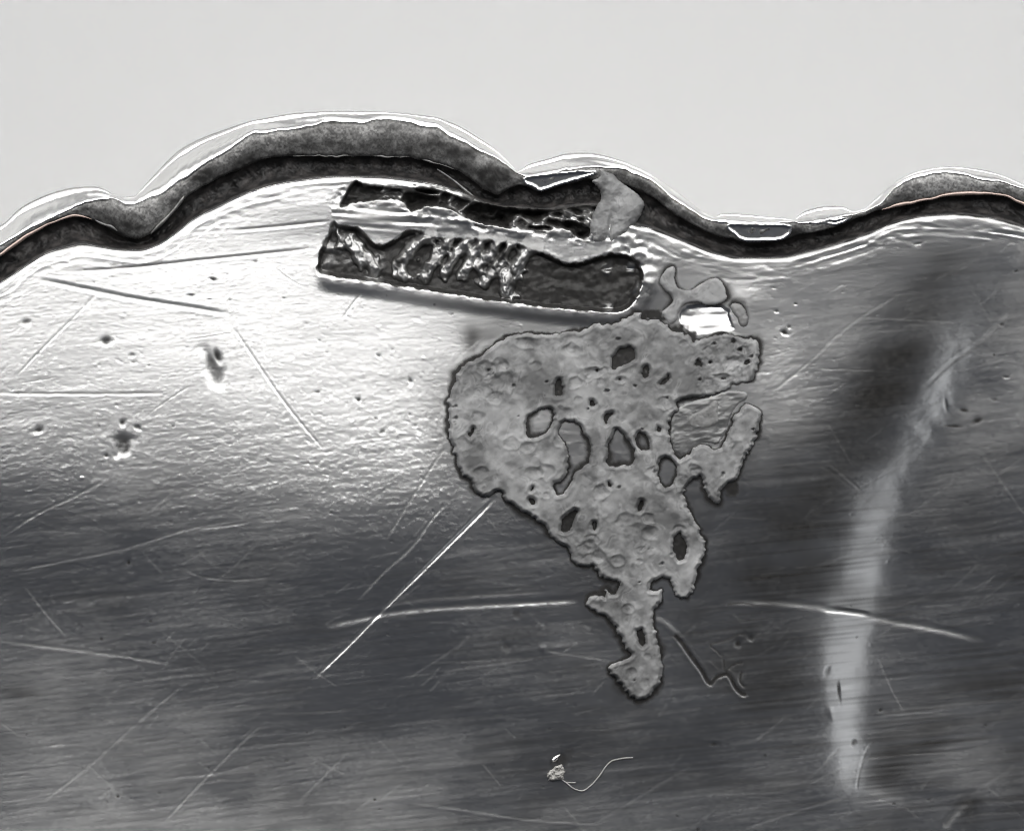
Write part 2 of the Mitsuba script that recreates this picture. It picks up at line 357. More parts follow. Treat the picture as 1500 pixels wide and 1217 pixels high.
def stroke_distance(points, pad):
    p = np.array(points, float)
    x0, y0 = np.floor(p.min(0) - pad).astype(int)
    x1, y1 = np.ceil(p.max(0) + pad).astype(int)
    sl = (slice(max(y0 - Y0, 0), max(y1 - Y0, 1)), slice(max(x0 - X0, 0), max(x1 - X0, 1)))
    x, y = GX[sl], GY[sl]
    seg = np.linalg.norm(np.diff(p, axis=0), axis=1)
    at, best, along = 0.0, np.full(x.shape, 1e9), np.zeros(x.shape)
    for a, b, L in zip(p[:-1], p[1:], seg):
        t = np.clip(((x - a[0]) * (b[0] - a[0]) + (y - a[1]) * (b[1] - a[1])) / L ** 2, 0, 1)
        d = np.hypot(x - a[0] - t * (b[0] - a[0]), y - a[1] - t * (b[1] - a[1]))
        along = np.where(d < best, at + t * L, along)
        best = np.minimum(best, d)
        at += L
    return sl, best, along / seg.sum()


def groove(points, w, depth, burr=0.35, dirt=0.0, taper=.18):
    """A scratch: a furrow of half-width w with raised burrs."""
    points = np.array(points, float)
    if len(points) > 2:
        t = np.r_[0, np.cumsum(np.linalg.norm(np.diff(points, axis=0), axis=1))]
        points = np.c_[tuple(PchipInterpolator(t, points[:, k])(np.linspace(0, t[-1], 4 * len(points))) for k in (0, 1))]
    depth, burr = depth * (.8 if points[:, 1].mean() > 740 else .5), burr * .35
    sl, d, along = stroke_distance(points, 4 * w + 2)
    if not d.size:
        return
    fade = sstep(along / taper) * sstep((1 - along) / taper)
    H[sl] -= depth * fade * (np.exp(-(d / w) ** 2) - burr * np.exp(-((d - 1.9 * w) / (.8 * w)) ** 2))
    wear[sl] += .22 * fade * np.exp(-(d / w) ** 2)
    if dirt:
        tarnish_shade[sl] = np.maximum(tarnish_shade[sl], dirt * fade * np.exp(-(d / (1.25 * w)) ** 2))


ragn, ragw = gnoise(2.5, 2.0, 23), gnoise(6, 6, 24)


def pit(x, y, rx, ry, depth, dirt=.5, angle=0.0, burr=.3):
    pad = int(3 * max(rx, ry)) + 3
    sl = (slice(max(int(y) - pad - Y0, 0), int(y) + pad - Y0), slice(max(int(x) - pad - X0, 0), int(x) + pad - X0))
    c, s = math.cos(math.radians(angle)), math.sin(math.radians(angle))
    dx, dy = GX[sl] - x, GY[sl] - y
    d = np.hypot((c * dx - s * dy) / rx, (s * dx + c * dy) / ry)
    d *= 1 + (.16 * ragn[sl] if max(rx, ry) < 6 else .13 * ragw[sl])
    H[sl] -= .36 * depth * np.exp(-d ** 2.6)
    if dirt:
        tarnish_shade[sl] = np.maximum(tarnish_shade[sl], min(1, 1.75 * dirt) * np.exp(-(d / .95) ** 4) * np.clip(1 + .15 * ragn[sl], 0, 1))


# the scratches one can tell apart
groove([(466, 919), (545, 902), (600, 893), (700, 886), (780, 882), (862, 877)], 4.0, 1.0, .15, taper=.10)
groove([(560, 886), (640, 876), (740, 870), (815, 866)], 2.0, .22, .2)
groove([(1036, 879), (1120, 880), (1200, 888), (1250, 897), (1300, 908), (1380, 922), (1460, 944)], 4.6, 1.0, .3)
groove([(1200, 893), (1240, 896), (1278, 900)], 3, .9, .3)
groove([(452, 1000), (520, 935), (550, 904), (640, 815), (700, 755), (732, 722)], 2.1, 1.25, .3, taper=.12)
groove([(518, 886), (560, 840), (608, 795), (635, 757), (662, 730)], 1.6, .55, .3)
groove([(560, 800), (600, 735), (655, 650)], 1.6, .3, .4)
groove([(40, 406), (100, 418), (200, 438), (290, 452), (348, 462)], 3.2, .8, .35, .22)
groove([(88, 398), (190, 392), (300, 380), (380, 372), (470, 362)], 2.4, .6, .35, .18)
groove([(330, 338), (420, 330), (490, 322)], 2.2, .5, .35, .2)
groove([(332, 465), (370, 522), (425, 600), (484, 668)], 1.7, .32, .4)
groove([(15, 560), (60, 512), (110, 462), (165, 405)], 1.5, .25, .4)
groove([(500, 470), (520, 440), (535, 425)], 1.4, .3, .3)
groove([(-20, 574), (60, 577), (150, 577), (260, 575)], 2.0, .3, .4)
groove([(0, 790), (60, 750), (120, 722), (165, 695)], 1.8, .35, .4)
groove([(15, 838), (90, 822), (170, 807), (300, 770), (360, 762)], 1.6, .28, .3)
groove([(290, 774), (330, 770), (366, 765)], 1.6, .4, .3)
groove([(36, 856), (70, 900), (102, 935)], 1.6, .28, .4)
groove([(-10, 937), (60, 945), (190, 962), (270, 975)], 2.2, .30, .4)
groove([(230, 1215), (320, 1120), (400, 1045)], 1.6, .26, .4)
groove([(50, 1182), (130, 1122), (205, 1055), (290, 985)], 1.4, .2, .4)
groove([(265, 830), (300, 845), (340, 849), (405, 843)], 1.6, .3, .3)
groove([(430, 1180), (480, 1130), (520, 1090)], 1.4, .18, .4)
groove([(590, 1175), (680, 1187), (780, 1202), (900, 1208)], 1.8, -.25, .3)
groove([(1210, 676), (1240, 700), (1264, 722)], 1.8, .3, .4)
groove([(1115, 585), (1180, 535), (1240, 480), (1330, 425)], 1.8, .22, .4)
groove([(1350, 575), (1395, 530), (1430, 505), (1490, 440)], 2.6, .4, .5)
groove([(1255, 465), (1330, 468), (1410, 473)], 1.4, .18, .4)
groove([(1190, 540), (1260, 542), (1320, 545)], 1.4, .18, .4)
groove([(1180, 835), (1250, 815), (1330, 803)], 2.2, .3, .3)
groove([(1285, 955), (1305, 1005), (1330, 1050)], 1.3, .18, .4)
groove([(1255, 1160), (1265, 1110), (1282, 1080)], 1.4, .25, .4)
groove([(1080, 1217), (1160, 1190), (1260, 1160)], 1.4, .2, .4)
groove([(640, 985), (700, 975), (800, 963)], 1.4, .18, .4)
groove([(790, 950), (860, 962), (905, 968)], 1.5, .2, .4)
groove([(1380, 1215), (1400, 1190), (1425, 1165)], 5, .8, .4, .3)
# the crowd of hairline scratches
rs = np.random.default_rng(77)
for k in range(430):
    x, y = rs.uniform(-30, 1530), rs.uniform(330, 1240)
    a = math.radians(rs.choice([6, 8, 35, 42, 50, -40, -55, 2], p=[.2, .2, .18, .12, .1, .07, .05, .08]) + rs.normal(0, 5))
    L = rs.gamma(2.0, 26)
    bend = rs.normal(0, .03) * L
    dx, dy = math.cos(a) * L / 2, -math.sin(a) * L / 2
    groove([(x - dx, y - dy), (x + bend * .4, y + bend), (x + dx, y + dy)], rs.uniform(.7, 1.2), rs.uniform(.02, .075) if k % 3 else rs.uniform(.05, .18), .4)
for x, y, rx, ry, dep, dirt, ang in [
        (312, 540, 10.5, 31, 3.2, .47, 20), (318, 521, 6, 12, 2.0, .57, 24), (182, 655, 10, 14, 4.0, .56, 0), (171, 667, 5, 6, 1.5, .1, 0), (178, 642, 12, 7, 1.2, .3, 0), (155, 500, 8, 6, 1.6, .55, 0), (57, 630, 7, 5, 1.6, .5, 20), (179, 619, 4, 4, 1.4, .7, 0), (202, 626, 4, 3.5, 1.4, .7, 0), (156, 667, 3.5, 3, 1, .5, 0),
        (311, 409, 5.5, 2.6, 1, .6, -15), (280, 433, 4, 2, .8, .5, 0), (38, 472, 6, 4, .8, .4, 10), (525, 586, 4, 3.5, 1.2, .7, 0), (601, 558, 3, 3, 1, .5, 0), (560, 633, 4, 3, .8, .4, 0), (415, 437, 3, 2, .6, .4, 0), (193, 521, 4, 2.5, .6, .3, 0), (195, 531, 4, 2.5, .6, .3, 0),
        (1149, 487, 5.5, 4, 1.6, .8, -30), (1156, 479, 2.2, 2.2, .9, .7, 0), (1138, 456, 2.6, 2.2, 1, .7, 0), (1166, 445, 3.5, 2.4, 1, .7, 0), (1320, 592, 3, 2.5, .7, .5, 0), (1457, 520, 2.5, 2.5, .8, .7, 0), (1468, 475, 2.5, 2, .8, .6, 0), (1489, 397, 4, 2, .8, .6, 20), (1345, 357, 8, 3, 1.0, .4, 8),
        (1413, 601, 8, 3.2, 1.2, .6, -8), (1432, 616, 9, 4.5, 1.3, .6, 20), (1396, 624, 13, 2.2, 1.0, .5, -4), (1386, 592, 2.5, 9, .8, .4, 10), (1475, 552, 5, 2, .8, .4, 0), (1458, 585, 4, 2, .7, .4, 0),
        (134, 881, 5, 3, .9, .0, 10), (189, 823, 3, 4, 1.2, .7, 0), (149, 935, 2.5, 2.5, .7, .6, 0), (190, 964, 5, 2.4, -.9, 0, -10), (756, 899, 6.5, 7, 1.4, .35, 0), (741, 946, 5, 8, 1.2, .3, 40), (795, 949, 6, 6, -1.9, .0, 0), (861, 916, 4.5, 4.5, 1.3, .15, 0), (174, 1165, 2.5, 2.5, .8, .6, 0),
        (549, 1170, 3, 2.4, .9, .6, 0), (1247, 887, 2, 2, .7, .5, 0), (1290, 1040, 3.4, 3, 1.0, .8, 0), (1250, 1087, 3, 5, 1.0, .5, -20), (1229, 1012, 1.7, 20, 1.4, .7, 5), (1218, 1045, 6, 12, -1.4, .0, 20), (1212, 982, 4, 8, .9, .3, -20), (1045, 1084, 14, 2.0, -.6, 0, -2), (1046, 1090, 6, 3, 1, .5, 0),
        (1100, 934, 5, 5, 2.2, .7, 0), (1081, 943, 6, 7, 3.0, .7, 0), (1088, 928, 5, 2.5, 1.2, .6, 20), (1330, 810, 7, 3, -.8, 0, -15), (820, 1112, 24, 12, 1.6, .5, 40)]:
    pit(x, y, rx, ry, dep, dirt, ang)
for k in range(170):
    x, y, r = rs.uniform(-20, 1520), rs.uniform(360, 1220), rs.uniform(.9, 2.3)
    pit(x, y, r * rs.uniform(1, 1.8), r, rs.uniform(.2, .7), rs.uniform(0, .5), rs.uniform(-20, 20))
# the worm-like furrow and the little marks beside it
groove([(985, 926), (995, 937), (1012, 961), (1027, 981), (1041, 1001), (1049, 992), (1064, 987), (1070, 992), (1077, 1006), (1090, 1017), (1097, 1013)], 3.0, 1.0, .8, 1.4, taper=.05)
groove([(958, 908), (970, 911), (980, 918), (996, 938)], 4.0, -.7, .3, taper=.1)
groove([(1060, 964), (1061, 984)], 2.0, .5, .4, 1.0, taper=.1)
groove([(1062, 986), (1075, 973), (1090, 970)], 2.0, .5, .4, 1.0, taper=.1)
groove([(1088, 982), (1084, 996), (1092, 1006)], 2.4, .6, .4, 1.0, taper=.1)
groove([(1086, 926), (1062, 938), (1040, 945), (1050, 953), (1058, 963)], 1.5, .35, .4, .9, taper=.08)
groove([(1060, 887), (1085, 883), (1110, 888)], 2.0, .2, .4, .9)

# ------------------------------------------------------------------ outlines of solder and stamp
solder_out = [(745, 491), (769, 488), (801, 491), (823, 487), (855, 484), (876, 472), (889, 477), (913, 469), (937, 455), (939, 469), (961, 467), (972, 472), (983, 484), (995, 487), (1012, 490.5), (1014, 504),
              (1019, 499), (1056, 489), (1074, 492), (1108, 498), (1113, 504), (1112, 536), (1103, 556), (1098, 561), (1076, 561), (1061, 573), (1047, 578), (997, 585), (989, 589), (994, 597), (983, 612), (979, 627), (982, 654),
              (994, 673), (1005, 669), (1022, 650), (1039, 652), (1044, 662), (1059, 652), (1071, 622), (1076, 608), (1093, 588), (1101, 596), (1118, 600), (1113, 627), (1101, 657), (1084, 687), (1074, 707), (1061, 706), (1054, 731), (1049, 740), (1034, 724), (1029, 696),
              (1014, 700), (1000, 719), (1006, 741), (1021, 765), (1036, 801), (1024, 829), (1012, 875), (990, 875), (986, 856), (981, 846), (966, 846), (948, 856), (951, 865), (972, 862), (969, 881), (954, 899), (960, 923),
              (966, 947), (972, 984), (963, 1008), (939, 1027), (921, 1020), (905, 996), (886, 975), (914, 966), (930, 957), (914, 947), (908, 929), (902, 920), (890, 902), (857, 890), (860, 874), (878, 870), (890, 877), (884, 860), (902, 874),
              (910, 850), (890, 850), (872, 838), (872, 826), (857, 830), (842, 826), (835, 805), (805, 786), (802, 774), (781, 759), (756, 741), (738, 732), (733, 716), (716, 731), (692, 717), (687, 701), (673, 691), (663, 651), (655, 637), (660, 624), (655, 600),
              (663, 565), (673, 541), (684, 531), (705, 523), (721, 507), (737, 496)]
holes = [[(899, 520), (908, 511), (921, 507), (931, 515), (929, 528), (911, 536), (897, 543), (894, 536)], [(943, 533), (952, 539), (951, 549), (944, 556), (939, 552)], [(981, 547), (981, 557), (969, 565), (965, 561), (975, 553)],
         [(818, 550), (825, 568), (824, 580), (813, 580), (812, 568)], [(769, 611), (791, 599), (809, 597), (812, 613), (804, 632), (780, 644), (771, 640)],
         [(823, 615), (847, 619), (855, 635), (865, 651), (865, 669), (857, 685), (841, 691), (839, 707), (817, 730), (808, 708), (825, 705), (833, 688), (832, 653), (816, 635)],
         [(889, 651), (898, 640), (900, 627), (916, 637), (927, 653), (931, 672), (921, 685), (911, 679), (900, 685), (887, 680), (892, 664)], [(929, 645), (935, 632), (945, 636), (953, 651), (951, 661), (937, 659)],
         [(964, 675), (977, 668), (991, 679), (991, 701), (977, 717), (964, 704)], [(889, 605), (902, 602), (892, 613), (887, 624), (884, 611)], [(864, 587), (870, 587), (871, 594), (865, 595)],
         [(820, 777), (826, 756), (846, 744), (842, 759), (832, 781)], [(984, 792), (994, 776), (1004, 789), (1006, 811), (995, 824), (987, 811)], [(933, 741), (943, 729), (942, 744), (935, 751)],
         [(930, 923), (940, 919), (947, 941), (940, 947)], [(686, 636), (692, 625), (695, 629), (692, 637), (687, 641)], [(960, 629), (965, 624), (971, 631), (965, 636)], [(868, 764), (872, 763), (873, 775), (869, 777)],
         [(890, 705), (894, 706), (894, 713), (890, 712)], [(774, 728), (785, 731), (783, 738), (776, 738)], [(778, 712), (783, 713), (780, 721), (776, 718)]]
solder = ragged(solder_out, 2.5, 3, 1, 4.5)
for k, h in enumerate(holes):
    solder = solder.difference(ragged(h, 1.5, 40 + k, 1, 4.0))
if solder.geom_type != 'Polygon':
    solder = max(solder.geoms, key=lambda g: g.area)
flakes = [ragged([(976, 394), (986, 388), (991, 394), (988, 406), (991, 421), (1009, 427), (1018, 422), (1030, 413), (1045, 406), (1057, 410), (1066, 430), (1063, 442), (1039, 449), (1024, 442), (1003, 443), (994, 457), (992, 469), (982, 476), (976, 468), (967, 457), (982, 448), (988, 436), (967, 418), (966, 409)], .7, 5, 2),
          ragged([(1069, 443), (1087, 445), (1093, 457), (1097, 469), (1093, 480), (1084, 478), (1081, 466), (1072, 457)], .6, 6, 2),
          ragged([(1008, 607), (1037, 597), (1045, 585), (1053, 588), (1051, 610), (1056, 618), (1037, 628), (1017, 628), (1006, 619)], .6, 7, 2)]
low_punch = [(487, 321), (479, 345), (467, 372), (463, 392), (470, 402), (560, 414), (660, 430), (760, 445), (860, 455), (905, 458), (925, 449), (938, 428), (943, 402), (936, 384), (915, 372), (890, 372), (850, 386), (828, 386), (800, 373),
             (780, 365), (760, 358), (720, 353), (680, 350), (640, 350), (606, 336), (590, 342), (570, 356), (552, 362), (540, 350), (528, 334), (508, 332), (495, 330)]
up_punch = [(519, 261), (506, 281), (494, 304), (505, 303), (512, 297), (555, 292), (590, 291), (597, 309), (611, 309), (624, 301), (655, 304), (680, 320), (720, 331), (760, 336), (800, 338), (830, 334), (850, 352), (866, 345), (872, 318), (880, 300), (850, 301), (800, 307),
            (745, 304), (710, 297), (680, 290), (640, 276), (600, 274), (560, 272), (530, 268)]
P_low, P_up = ragged(low_punch, .9, 8, 1, 4), ragged(up_punch, 1.2, 9, 1)
sl_h = (slice(235 - Y0, 490 - Y0), slice(430 - X0, 980 - X0))
hx, hy = GX[sl_h], GY[sl_h]
s_low, s_up = signed(P_low, hx, hy, 1.0), signed(P_up, hx, hy, 1.0)
signed_low = np.full((NY, NX), -9.0, np.float32)
signed_low[sl_h] = s_low
wall = gnoise(3, 3, 90)[sl_h]
lump = gnoise(7.5, 4.6, 91)[sl_h] + .6 * gnoise(3.0, 2.2, 92)[sl_h]
diag = gnoise(3.0, 16, 93, 28)[sl_h]
# lower punch: flat dark floor, steep walls, a raised frame along the bottom
f_low = sstep((s_low + 1.0) / 6.5)
H[sl_h] -= f_low * (12 + .4 * gnoise(14, 8, 94)[sl_h])
H[sl_h] += sstep(s_low / 6) * (.5 * lump + .25 * wall + (1 - sstep((hx - 535) / 40)) * 2.0 * np.clip(gnoise(9, 8, 95)[sl_h], -.2, 2))
H[sl_h] += .16 * np.clip(.8 + .5 * wall, 0, 2) * np.exp(-((s_low + 4.0) / 3.0) ** 2) * sstep((hy - 350) / 30)
H[sl_h] += 2.0 * sstep((s_low + 28) / 24) * sstep((hy - 385) / 25) * sstep((hx - 455) / 30) * (1 - f_low)
right = sstep((hx - 872) / 40)
H[sl_h] += right * sstep(s_low / 5) * (4.0 * np.clip(gnoise(6, 7, 96)[sl_h] + .2, 0, 2) * (hy > 395))
f_up = sstep((s_up + .5) / 5.5)
rough_up = .35 + .65 * sstep((hx - 560) / 70)
crest = 1.5 - 2.6 * np.abs(gnoise(12, 6.5, 101)[sl_h]) + .5 * gnoise(3.5, 2.6, 102)[sl_h]
H[sl_h] -= f_up * (12 - rough_up * (4.6 * crest + 2.2 * lump))
H[sl_h] += rough_up * np.exp(-(np.minimum(s_up, 0) / 9) ** 2) * .8 * lump * (hy < 352)
# the ridge between the punches is drawn out in strings
ridge = np.exp(-((hy - (318 + .045 * (hx - 600))) / 17) ** 2) * (hx > 485) * (hx < 900) * (1 - f_low) * (1 - f_up)
H[sl_h] += ridge * (.28 * gnoise(24, 1.9, 97, -4)[sl_h] + .25 * lump * rough_up)
# torn edge at the right end
torn = np.exp(-((hx - 925) / 26) ** 2 - ((hy - 385) / 42) ** 2)
H[sl_h] += torn * (.7 * gnoise(4.5, 3.5, 98, 35)[sl_h] + .4 * wall)
comb, which = np.zeros((NY, NX), np.float32), np.zeros((NY, NX), np.int32)
strokes = [([(630, 344), (604, 362), (582, 384), (590, 402)], 11), ([(658, 348), (640, 374), (624, 404)], 10), ([(686, 350), (668, 374), (652, 399)], 9), ([(708, 350), (690, 376), (678, 402)], 9),
           ([(733, 350), (718, 374), (702, 386)], 11), ([(748, 356), (728, 386), (711, 416)], 8.5), ([(780, 360), (756, 388), (740, 424)], 14), ([(506, 350), (526, 372), (548, 392)], 14)]
wx, wy = gnoise(6, 6, 130), gnoise(2.6, 2.6, 131)
for k, (p, r) in enumerate(strokes):
    sl, d, along = stroke_distance(p, 24)
    d = d * (1 + .22 * wx[sl] + .12 * wy[sl])
    h = np.clip(1 - (d / r) ** 2, 0, 1) ** .8 * (12.5 - 5.5 * along) * (1 + .12 * wx[sl])
    more = h > comb[sl]
    which[sl] = np.where(more & (h > 1.5), k + 1, which[sl])
    comb[sl] = np.maximum(comb[sl], h)
comb += np.clip(comb / 3, 0, 1) * (.8 * gnoise(4, 4, 132) + .4 * gnoise(1.6, 1.6, 133))
comb = np.maximum(comb + .30 * np.sin(comb * 2.3), 0)
H[sl_h] += comb[sl_h] * f_low
worn_top = np.clip(comb[sl_h] / 5, 0, 1)
t_low = sstep((s_low + 2.8 + 1.2 * wall) / 2.4) * (1 - worn_top * np.clip(.50 + .22 * gnoise(3.5, 3.5, 134)[sl_h] + .12 * lump, .1, .85)) * np.clip(1.06 - .42 * (1 - sstep((hx - 535) / 40)) * np.clip(gnoise(10, 8, 95)[sl_h] + .3, 0, 1.2) - .85 * right * np.clip(gnoise(6, 7, 96)[sl_h] - .25, 0, 1), 0, 1)
t_up = sstep((s_up + 1.0) / 3) * np.clip(1.03 - .80 * np.clip(.9 * crest + .35 * lump - .1, 0, 1.1) * (.35 + .65 * rough_up) * (.75 + .35 * wall), 0, 1)
wear[sl_h] += .55 * (s_up > -4) + .7 * worn_top + .55 * ridge * np.clip(.6 + .5 * gnoise(20, 3, 103)[sl_h], 0, 1.4) + .5 * torn * np.clip(.5 + .5 * lump, 0, 1) + .5 * (1 - sstep((hx - 545) / 40)) * (s_low > 0)
spill = rough_up * np.exp(-(np.minimum(s_up, 0) / 10) ** 2) * np.clip(-lump - .1, 0, 1) * (hy < 356) * (s_up < 0)
tarnish_shade[sl_h] = np.maximum.reduce([tarnish_shade[sl_h], t_low, t_up, spill, .5 * np.exp(-((s_low + 15.0) / 7) ** 2) * (hy > 400) * sstep((hx - 540) / 200), .6 * torn * np.clip(wall, 0, 1)])
H[sl_h] += .10 * rough_up * (hy < 380) * np.exp(-(np.minimum(s_up, 0) / 14) ** 2) * gnoise(1.6, 1.3, 99)[sl_h]

tarnish_shade = np.maximum(tarnish_shade, np.clip(1.5 - np.maximum(Q, 0) / 7, 0, 1) * sstep((GX - 680) / 30) * (1 - sstep((GX - 880) / 20)))
# dirt and painted recess shade round the solder, and a shallow moat the metal shows there
sl_s = (slice(370 - Y0, 1090 - Y0), slice(610 - X0, 1170 - X0))
sxg, syg = GX[sl_s], GY[sl_s]
s_sol = np.maximum(signed(solder, sxg, syg, 1.0), np.maximum.reduce([signed(f, sxg, syg, 1.0) for f in flakes]) - 2)
out = np.maximum(-s_sol, 0)
n_halo = gnoise(9, 9, 60)[sl_s]
lowleft = sstep((syg - 480 + .3 * (sxg - 900)) / 60)
width = np.clip(4.2 + 2.4 * n_halo + 3.0 * (1 - sstep((sxg - 700) / 160)) + 2.5 * (syg > 930), 1.5, 13)
halo = np.clip(1.25 * np.exp(-(out / width) ** 2), 0, 1)
film = np.exp(-(out / 46) ** 2) * .35 * np.clip(.6 + .5 * gnoise(22, 16, 61)[sl_s], 0, 1)
tarnish_shade[sl_s] = np.maximum(tarnish_shade[sl_s], np.maximum(halo, film))
for k in (0, 1, 2, 3, 9, 10, 11, 12, 13, 14, 16, 19):      # small holes are blackened right across
    hp = Polygon(holes[k]).buffer(2)
    x0, y0, x1, y1 = [int(t) for t in hp.bounds]
    w_ = (slice(y0 - 2 - Y0, y1 + 3 - Y0), slice(x0 - 2 - X0, x1 + 3 - X0))
    tarnish_shade[w_] = np.maximum(tarnish_shade[w_], shapely.contains_xy(hp, GX[w_], GY[w_]) * np.clip(1.0 + .08 * ragn[w_], 0, 1))
for x, y, rx, ry in [(957, 462, 24, 9), (990, 482, 20, 8), (1013, 494, 9, 10), (1108, 500, 8, 5), (1072, 716, 10, 12)]:
    tarnish_shade = np.maximum(tarnish_shade, np.clip(1.3 * np.exp(-((GX - x) / rx) ** 4 - ((GY - y) / ry) ** 4) * np.clip(1 + .3 * ragn, 0, 1.2), 0, 1))
bay = np.exp(-((GX - 1030) / 45) ** 2 - ((GY - 625) / 40) ** 2)
H += bay * (.22 * gnoise(16, 2.2, 120, 12) + .15 * gnoise(5, 4, 121))
chip = ragged([(1000, 452), (1030, 446), (1066, 449), (1070, 470), (1076, 484), (1046, 484), (1016, 492), (1008, 480), (994, 470)], .8, 140, 1)
w_ = (slice(425 - Y0, 515 - Y0), slice(970 - X0, 1100 - X0))
H[w_] -= (.078 + .006 * gnoise(9, 3, 141)[w_]) * (492 - GY[w_]) * sstep((signed(chip, GX[w_], GY[w_], 1.0) + 2) / 4)
H += .10 * np.exp(-((GX - 1042) / 40) ** 2 - ((GY - 470) / 26) ** 2) * gnoise(9, 2.4, 122)
# broad tarnish of the plate, with dark reflections painted in as well
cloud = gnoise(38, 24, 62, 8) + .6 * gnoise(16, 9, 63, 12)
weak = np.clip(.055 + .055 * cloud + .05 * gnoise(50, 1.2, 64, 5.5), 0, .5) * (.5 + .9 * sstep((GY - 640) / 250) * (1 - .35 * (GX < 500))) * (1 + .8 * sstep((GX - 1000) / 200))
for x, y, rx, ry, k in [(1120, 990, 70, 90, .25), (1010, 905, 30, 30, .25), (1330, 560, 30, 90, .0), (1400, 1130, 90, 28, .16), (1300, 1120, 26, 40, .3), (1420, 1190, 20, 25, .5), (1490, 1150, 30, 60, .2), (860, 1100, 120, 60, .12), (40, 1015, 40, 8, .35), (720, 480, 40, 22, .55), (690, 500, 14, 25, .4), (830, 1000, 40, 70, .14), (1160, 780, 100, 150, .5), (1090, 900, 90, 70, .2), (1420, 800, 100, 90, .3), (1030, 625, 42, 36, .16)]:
    weak += k * np.exp(-((GX - x) / rx) ** 2 - ((GY - y) / ry) ** 2) * np.clip(1 + .4 * gnoise(20, 14, int(x)), .3, 1.6)  # also paints dark reflection right of the solder and bevel shade upper left
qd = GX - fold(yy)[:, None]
weak += .64 * np.exp(-((qd + 90) / 64) ** 2) * (1 - sstep((GY - 600) / 200)) * sstep((Q - 25) / 60) * np.clip(1 + .3 * gnoise(26, 14, 150, 8), .3, 1.5)  # dark band of reflection beside the fold, painted by blackening the silver
tarnish_shade = np.clip(np.maximum(tarnish_shade, weak), 0, 1)
tarnish_shade = np.maximum(tarnish_shade, np.clip(.75 * np.exp(-(np.maximum(Q, 0) / 3.0) ** 2) * (1 + .5 * gnoise(6, 3, 65)) * (GX > 700), 0, 1))

haze = .044 + .050 * gnoise(52, 30, 66, 8) + .030 * gnoise(18, 11, 67) + .034 * gnoise(60, 1.1, 68, 5.5) + .030 * gnoise(22, 1.0, 69, 12) + .028 * gnoise(1.5, 1.0, 70)
qf = GX - fold(yy)[:, None]
haze += .17 * np.exp(-((qf + 210) / 75) ** 2) * (1 - sstep((GY - 560) / 140)) * sstep((Q - 10) / 30) * np.clip(1 + .35 * gnoise(30, 12, 71, 5), .2, 2)
haze += .17 * sstep((qf - 5) / 50) * (1 - sstep((GY - 560 - .3 * (1500 - GX)) / 130)) * np.clip(1 + .35 * gnoise(30, 12, 72, 5), .2, 2)
for x, y, rx, ry, k in [(1370, 1090, 90, 60, .12), (60, 1000, 90, 50, .06), (250, 1120, 160, 70, .05), (300, 1200, 480, 85, .20), (80, 1040, 200, 110, .11), (700, 1190, 200, 50, .05), (900, 1000, 60, 60, .05), (1260, 1190, 60, 50, .05), (1450, 560, 70, 90, .08), (1370, 700, 40, 60, .06), (830, 800, 60, 60, .05), (1030, 630, 44, 42, .42), (1150, 590, 60, 60, .12)]:
    haze += k * np.exp(-((GX - x) / rx) ** 2 - ((GY - y) / ry) ** 2) * np.clip(1 + .4 * gnoise(20, 14, int(y)), .3, 1.6)
wear += (.45 * np.exp(-(np.maximum(Q, 0) / 9) ** 2) * np.clip(.7 + .5 * gnoise(30, 8, 73), 0, 1.3)) + .28 * sw * np.clip(.5 + .5 * gnoise(30, 3, 74), 0, 1.3) * (GX > 900)
wear = np.clip(np.maximum(haze, .006) + wear, 0, .8)
Qt = .5 * np.exp(-(np.maximum(Q, 0) / 6) ** 2) * np.clip(.5 + .8 * gnoise(40, 6, 75), 0, 1.5)
tarnish_shade = np.clip(np.maximum(tarnish_shade, Qt), 0, 1)

# ------------------------------------------------------------------ the tray's skin: one grid from the bead's outside over flange and channel to the plate
xs = np.concatenate([np.linspace(-310, -24, 24)[:-1], np.arange(-24, 450, 1.55), np.arange(450, 960, 1.0), np.arange(960, 1524, 1.55), np.linspace(1524, 1820, 24)])
nA, nB, nC, nD = 8, 18, 20, 24
rj = [np.interp(xs, np.arange(-330, 1840), ndi.gaussian_filter1d(np.random.default_rng(s).standard_normal(2170), g)) * k for s, g, k in ((1, 3, 1.6), (2, 8, 5.0), (3, 4, 2.2), (4, 3, 1.4))]
yA, yD = A_(xs), D_(xs) + .5 * rj[3]
yB = np.clip(B_(xs) + rj[0] + .4 * rj[1], yA + 1.5, None)
yC = np.clip(C_(xs) + rj[2], yB + 2, yD - 6)
zD0 = np.interp(xs, xs_all, H_edge)
wBead = yB - yA
n3 = lambda y, z, f, s: meshkit.fbm(np.stack([np.broadcast_to(xs, y.shape) / f, y / f, z], -1), 3, s) - .5
Y, Z = [], []
z_fl = zD0 - 7 + ndi.gaussian_filter1d(rj[1], 20)
wS = ndi.gaussian_filter1d(wBead, 3)
us = np.linspace(0, 1, nB) ** 1.15                                            # 0 at the flange, 1 at the silhouette
steep = np.interp(us, [0, .06, .13, .25, .45, .64, .74, .81, .89, .94, 1], [4, 12, 40, 45, 50, 58, 46, 30, 30, 60, 86])
prof = [np.zeros(len(xs))]
wob = ndi.gaussian_filter1d(np.random.default_rng(6).standard_normal(len(xs)), 45) * 8
for k in range(1, nB):
    ang = steep[k] + (7 * np.sin(xs / 61 + 5 * us[k]) + 4 * np.sin(xs / 23 + 9 * us[k]) + 5 * wob) * math.sin(math.pi * us[k]) ** .5
    prof.append(prof[-1] + np.tan(np.radians(np.clip(ang, 2, 86))) * (us[k] - us[k - 1]) * np.minimum(wS, 40))
prof = np.array(prof) * (.85 + .0 * xs)
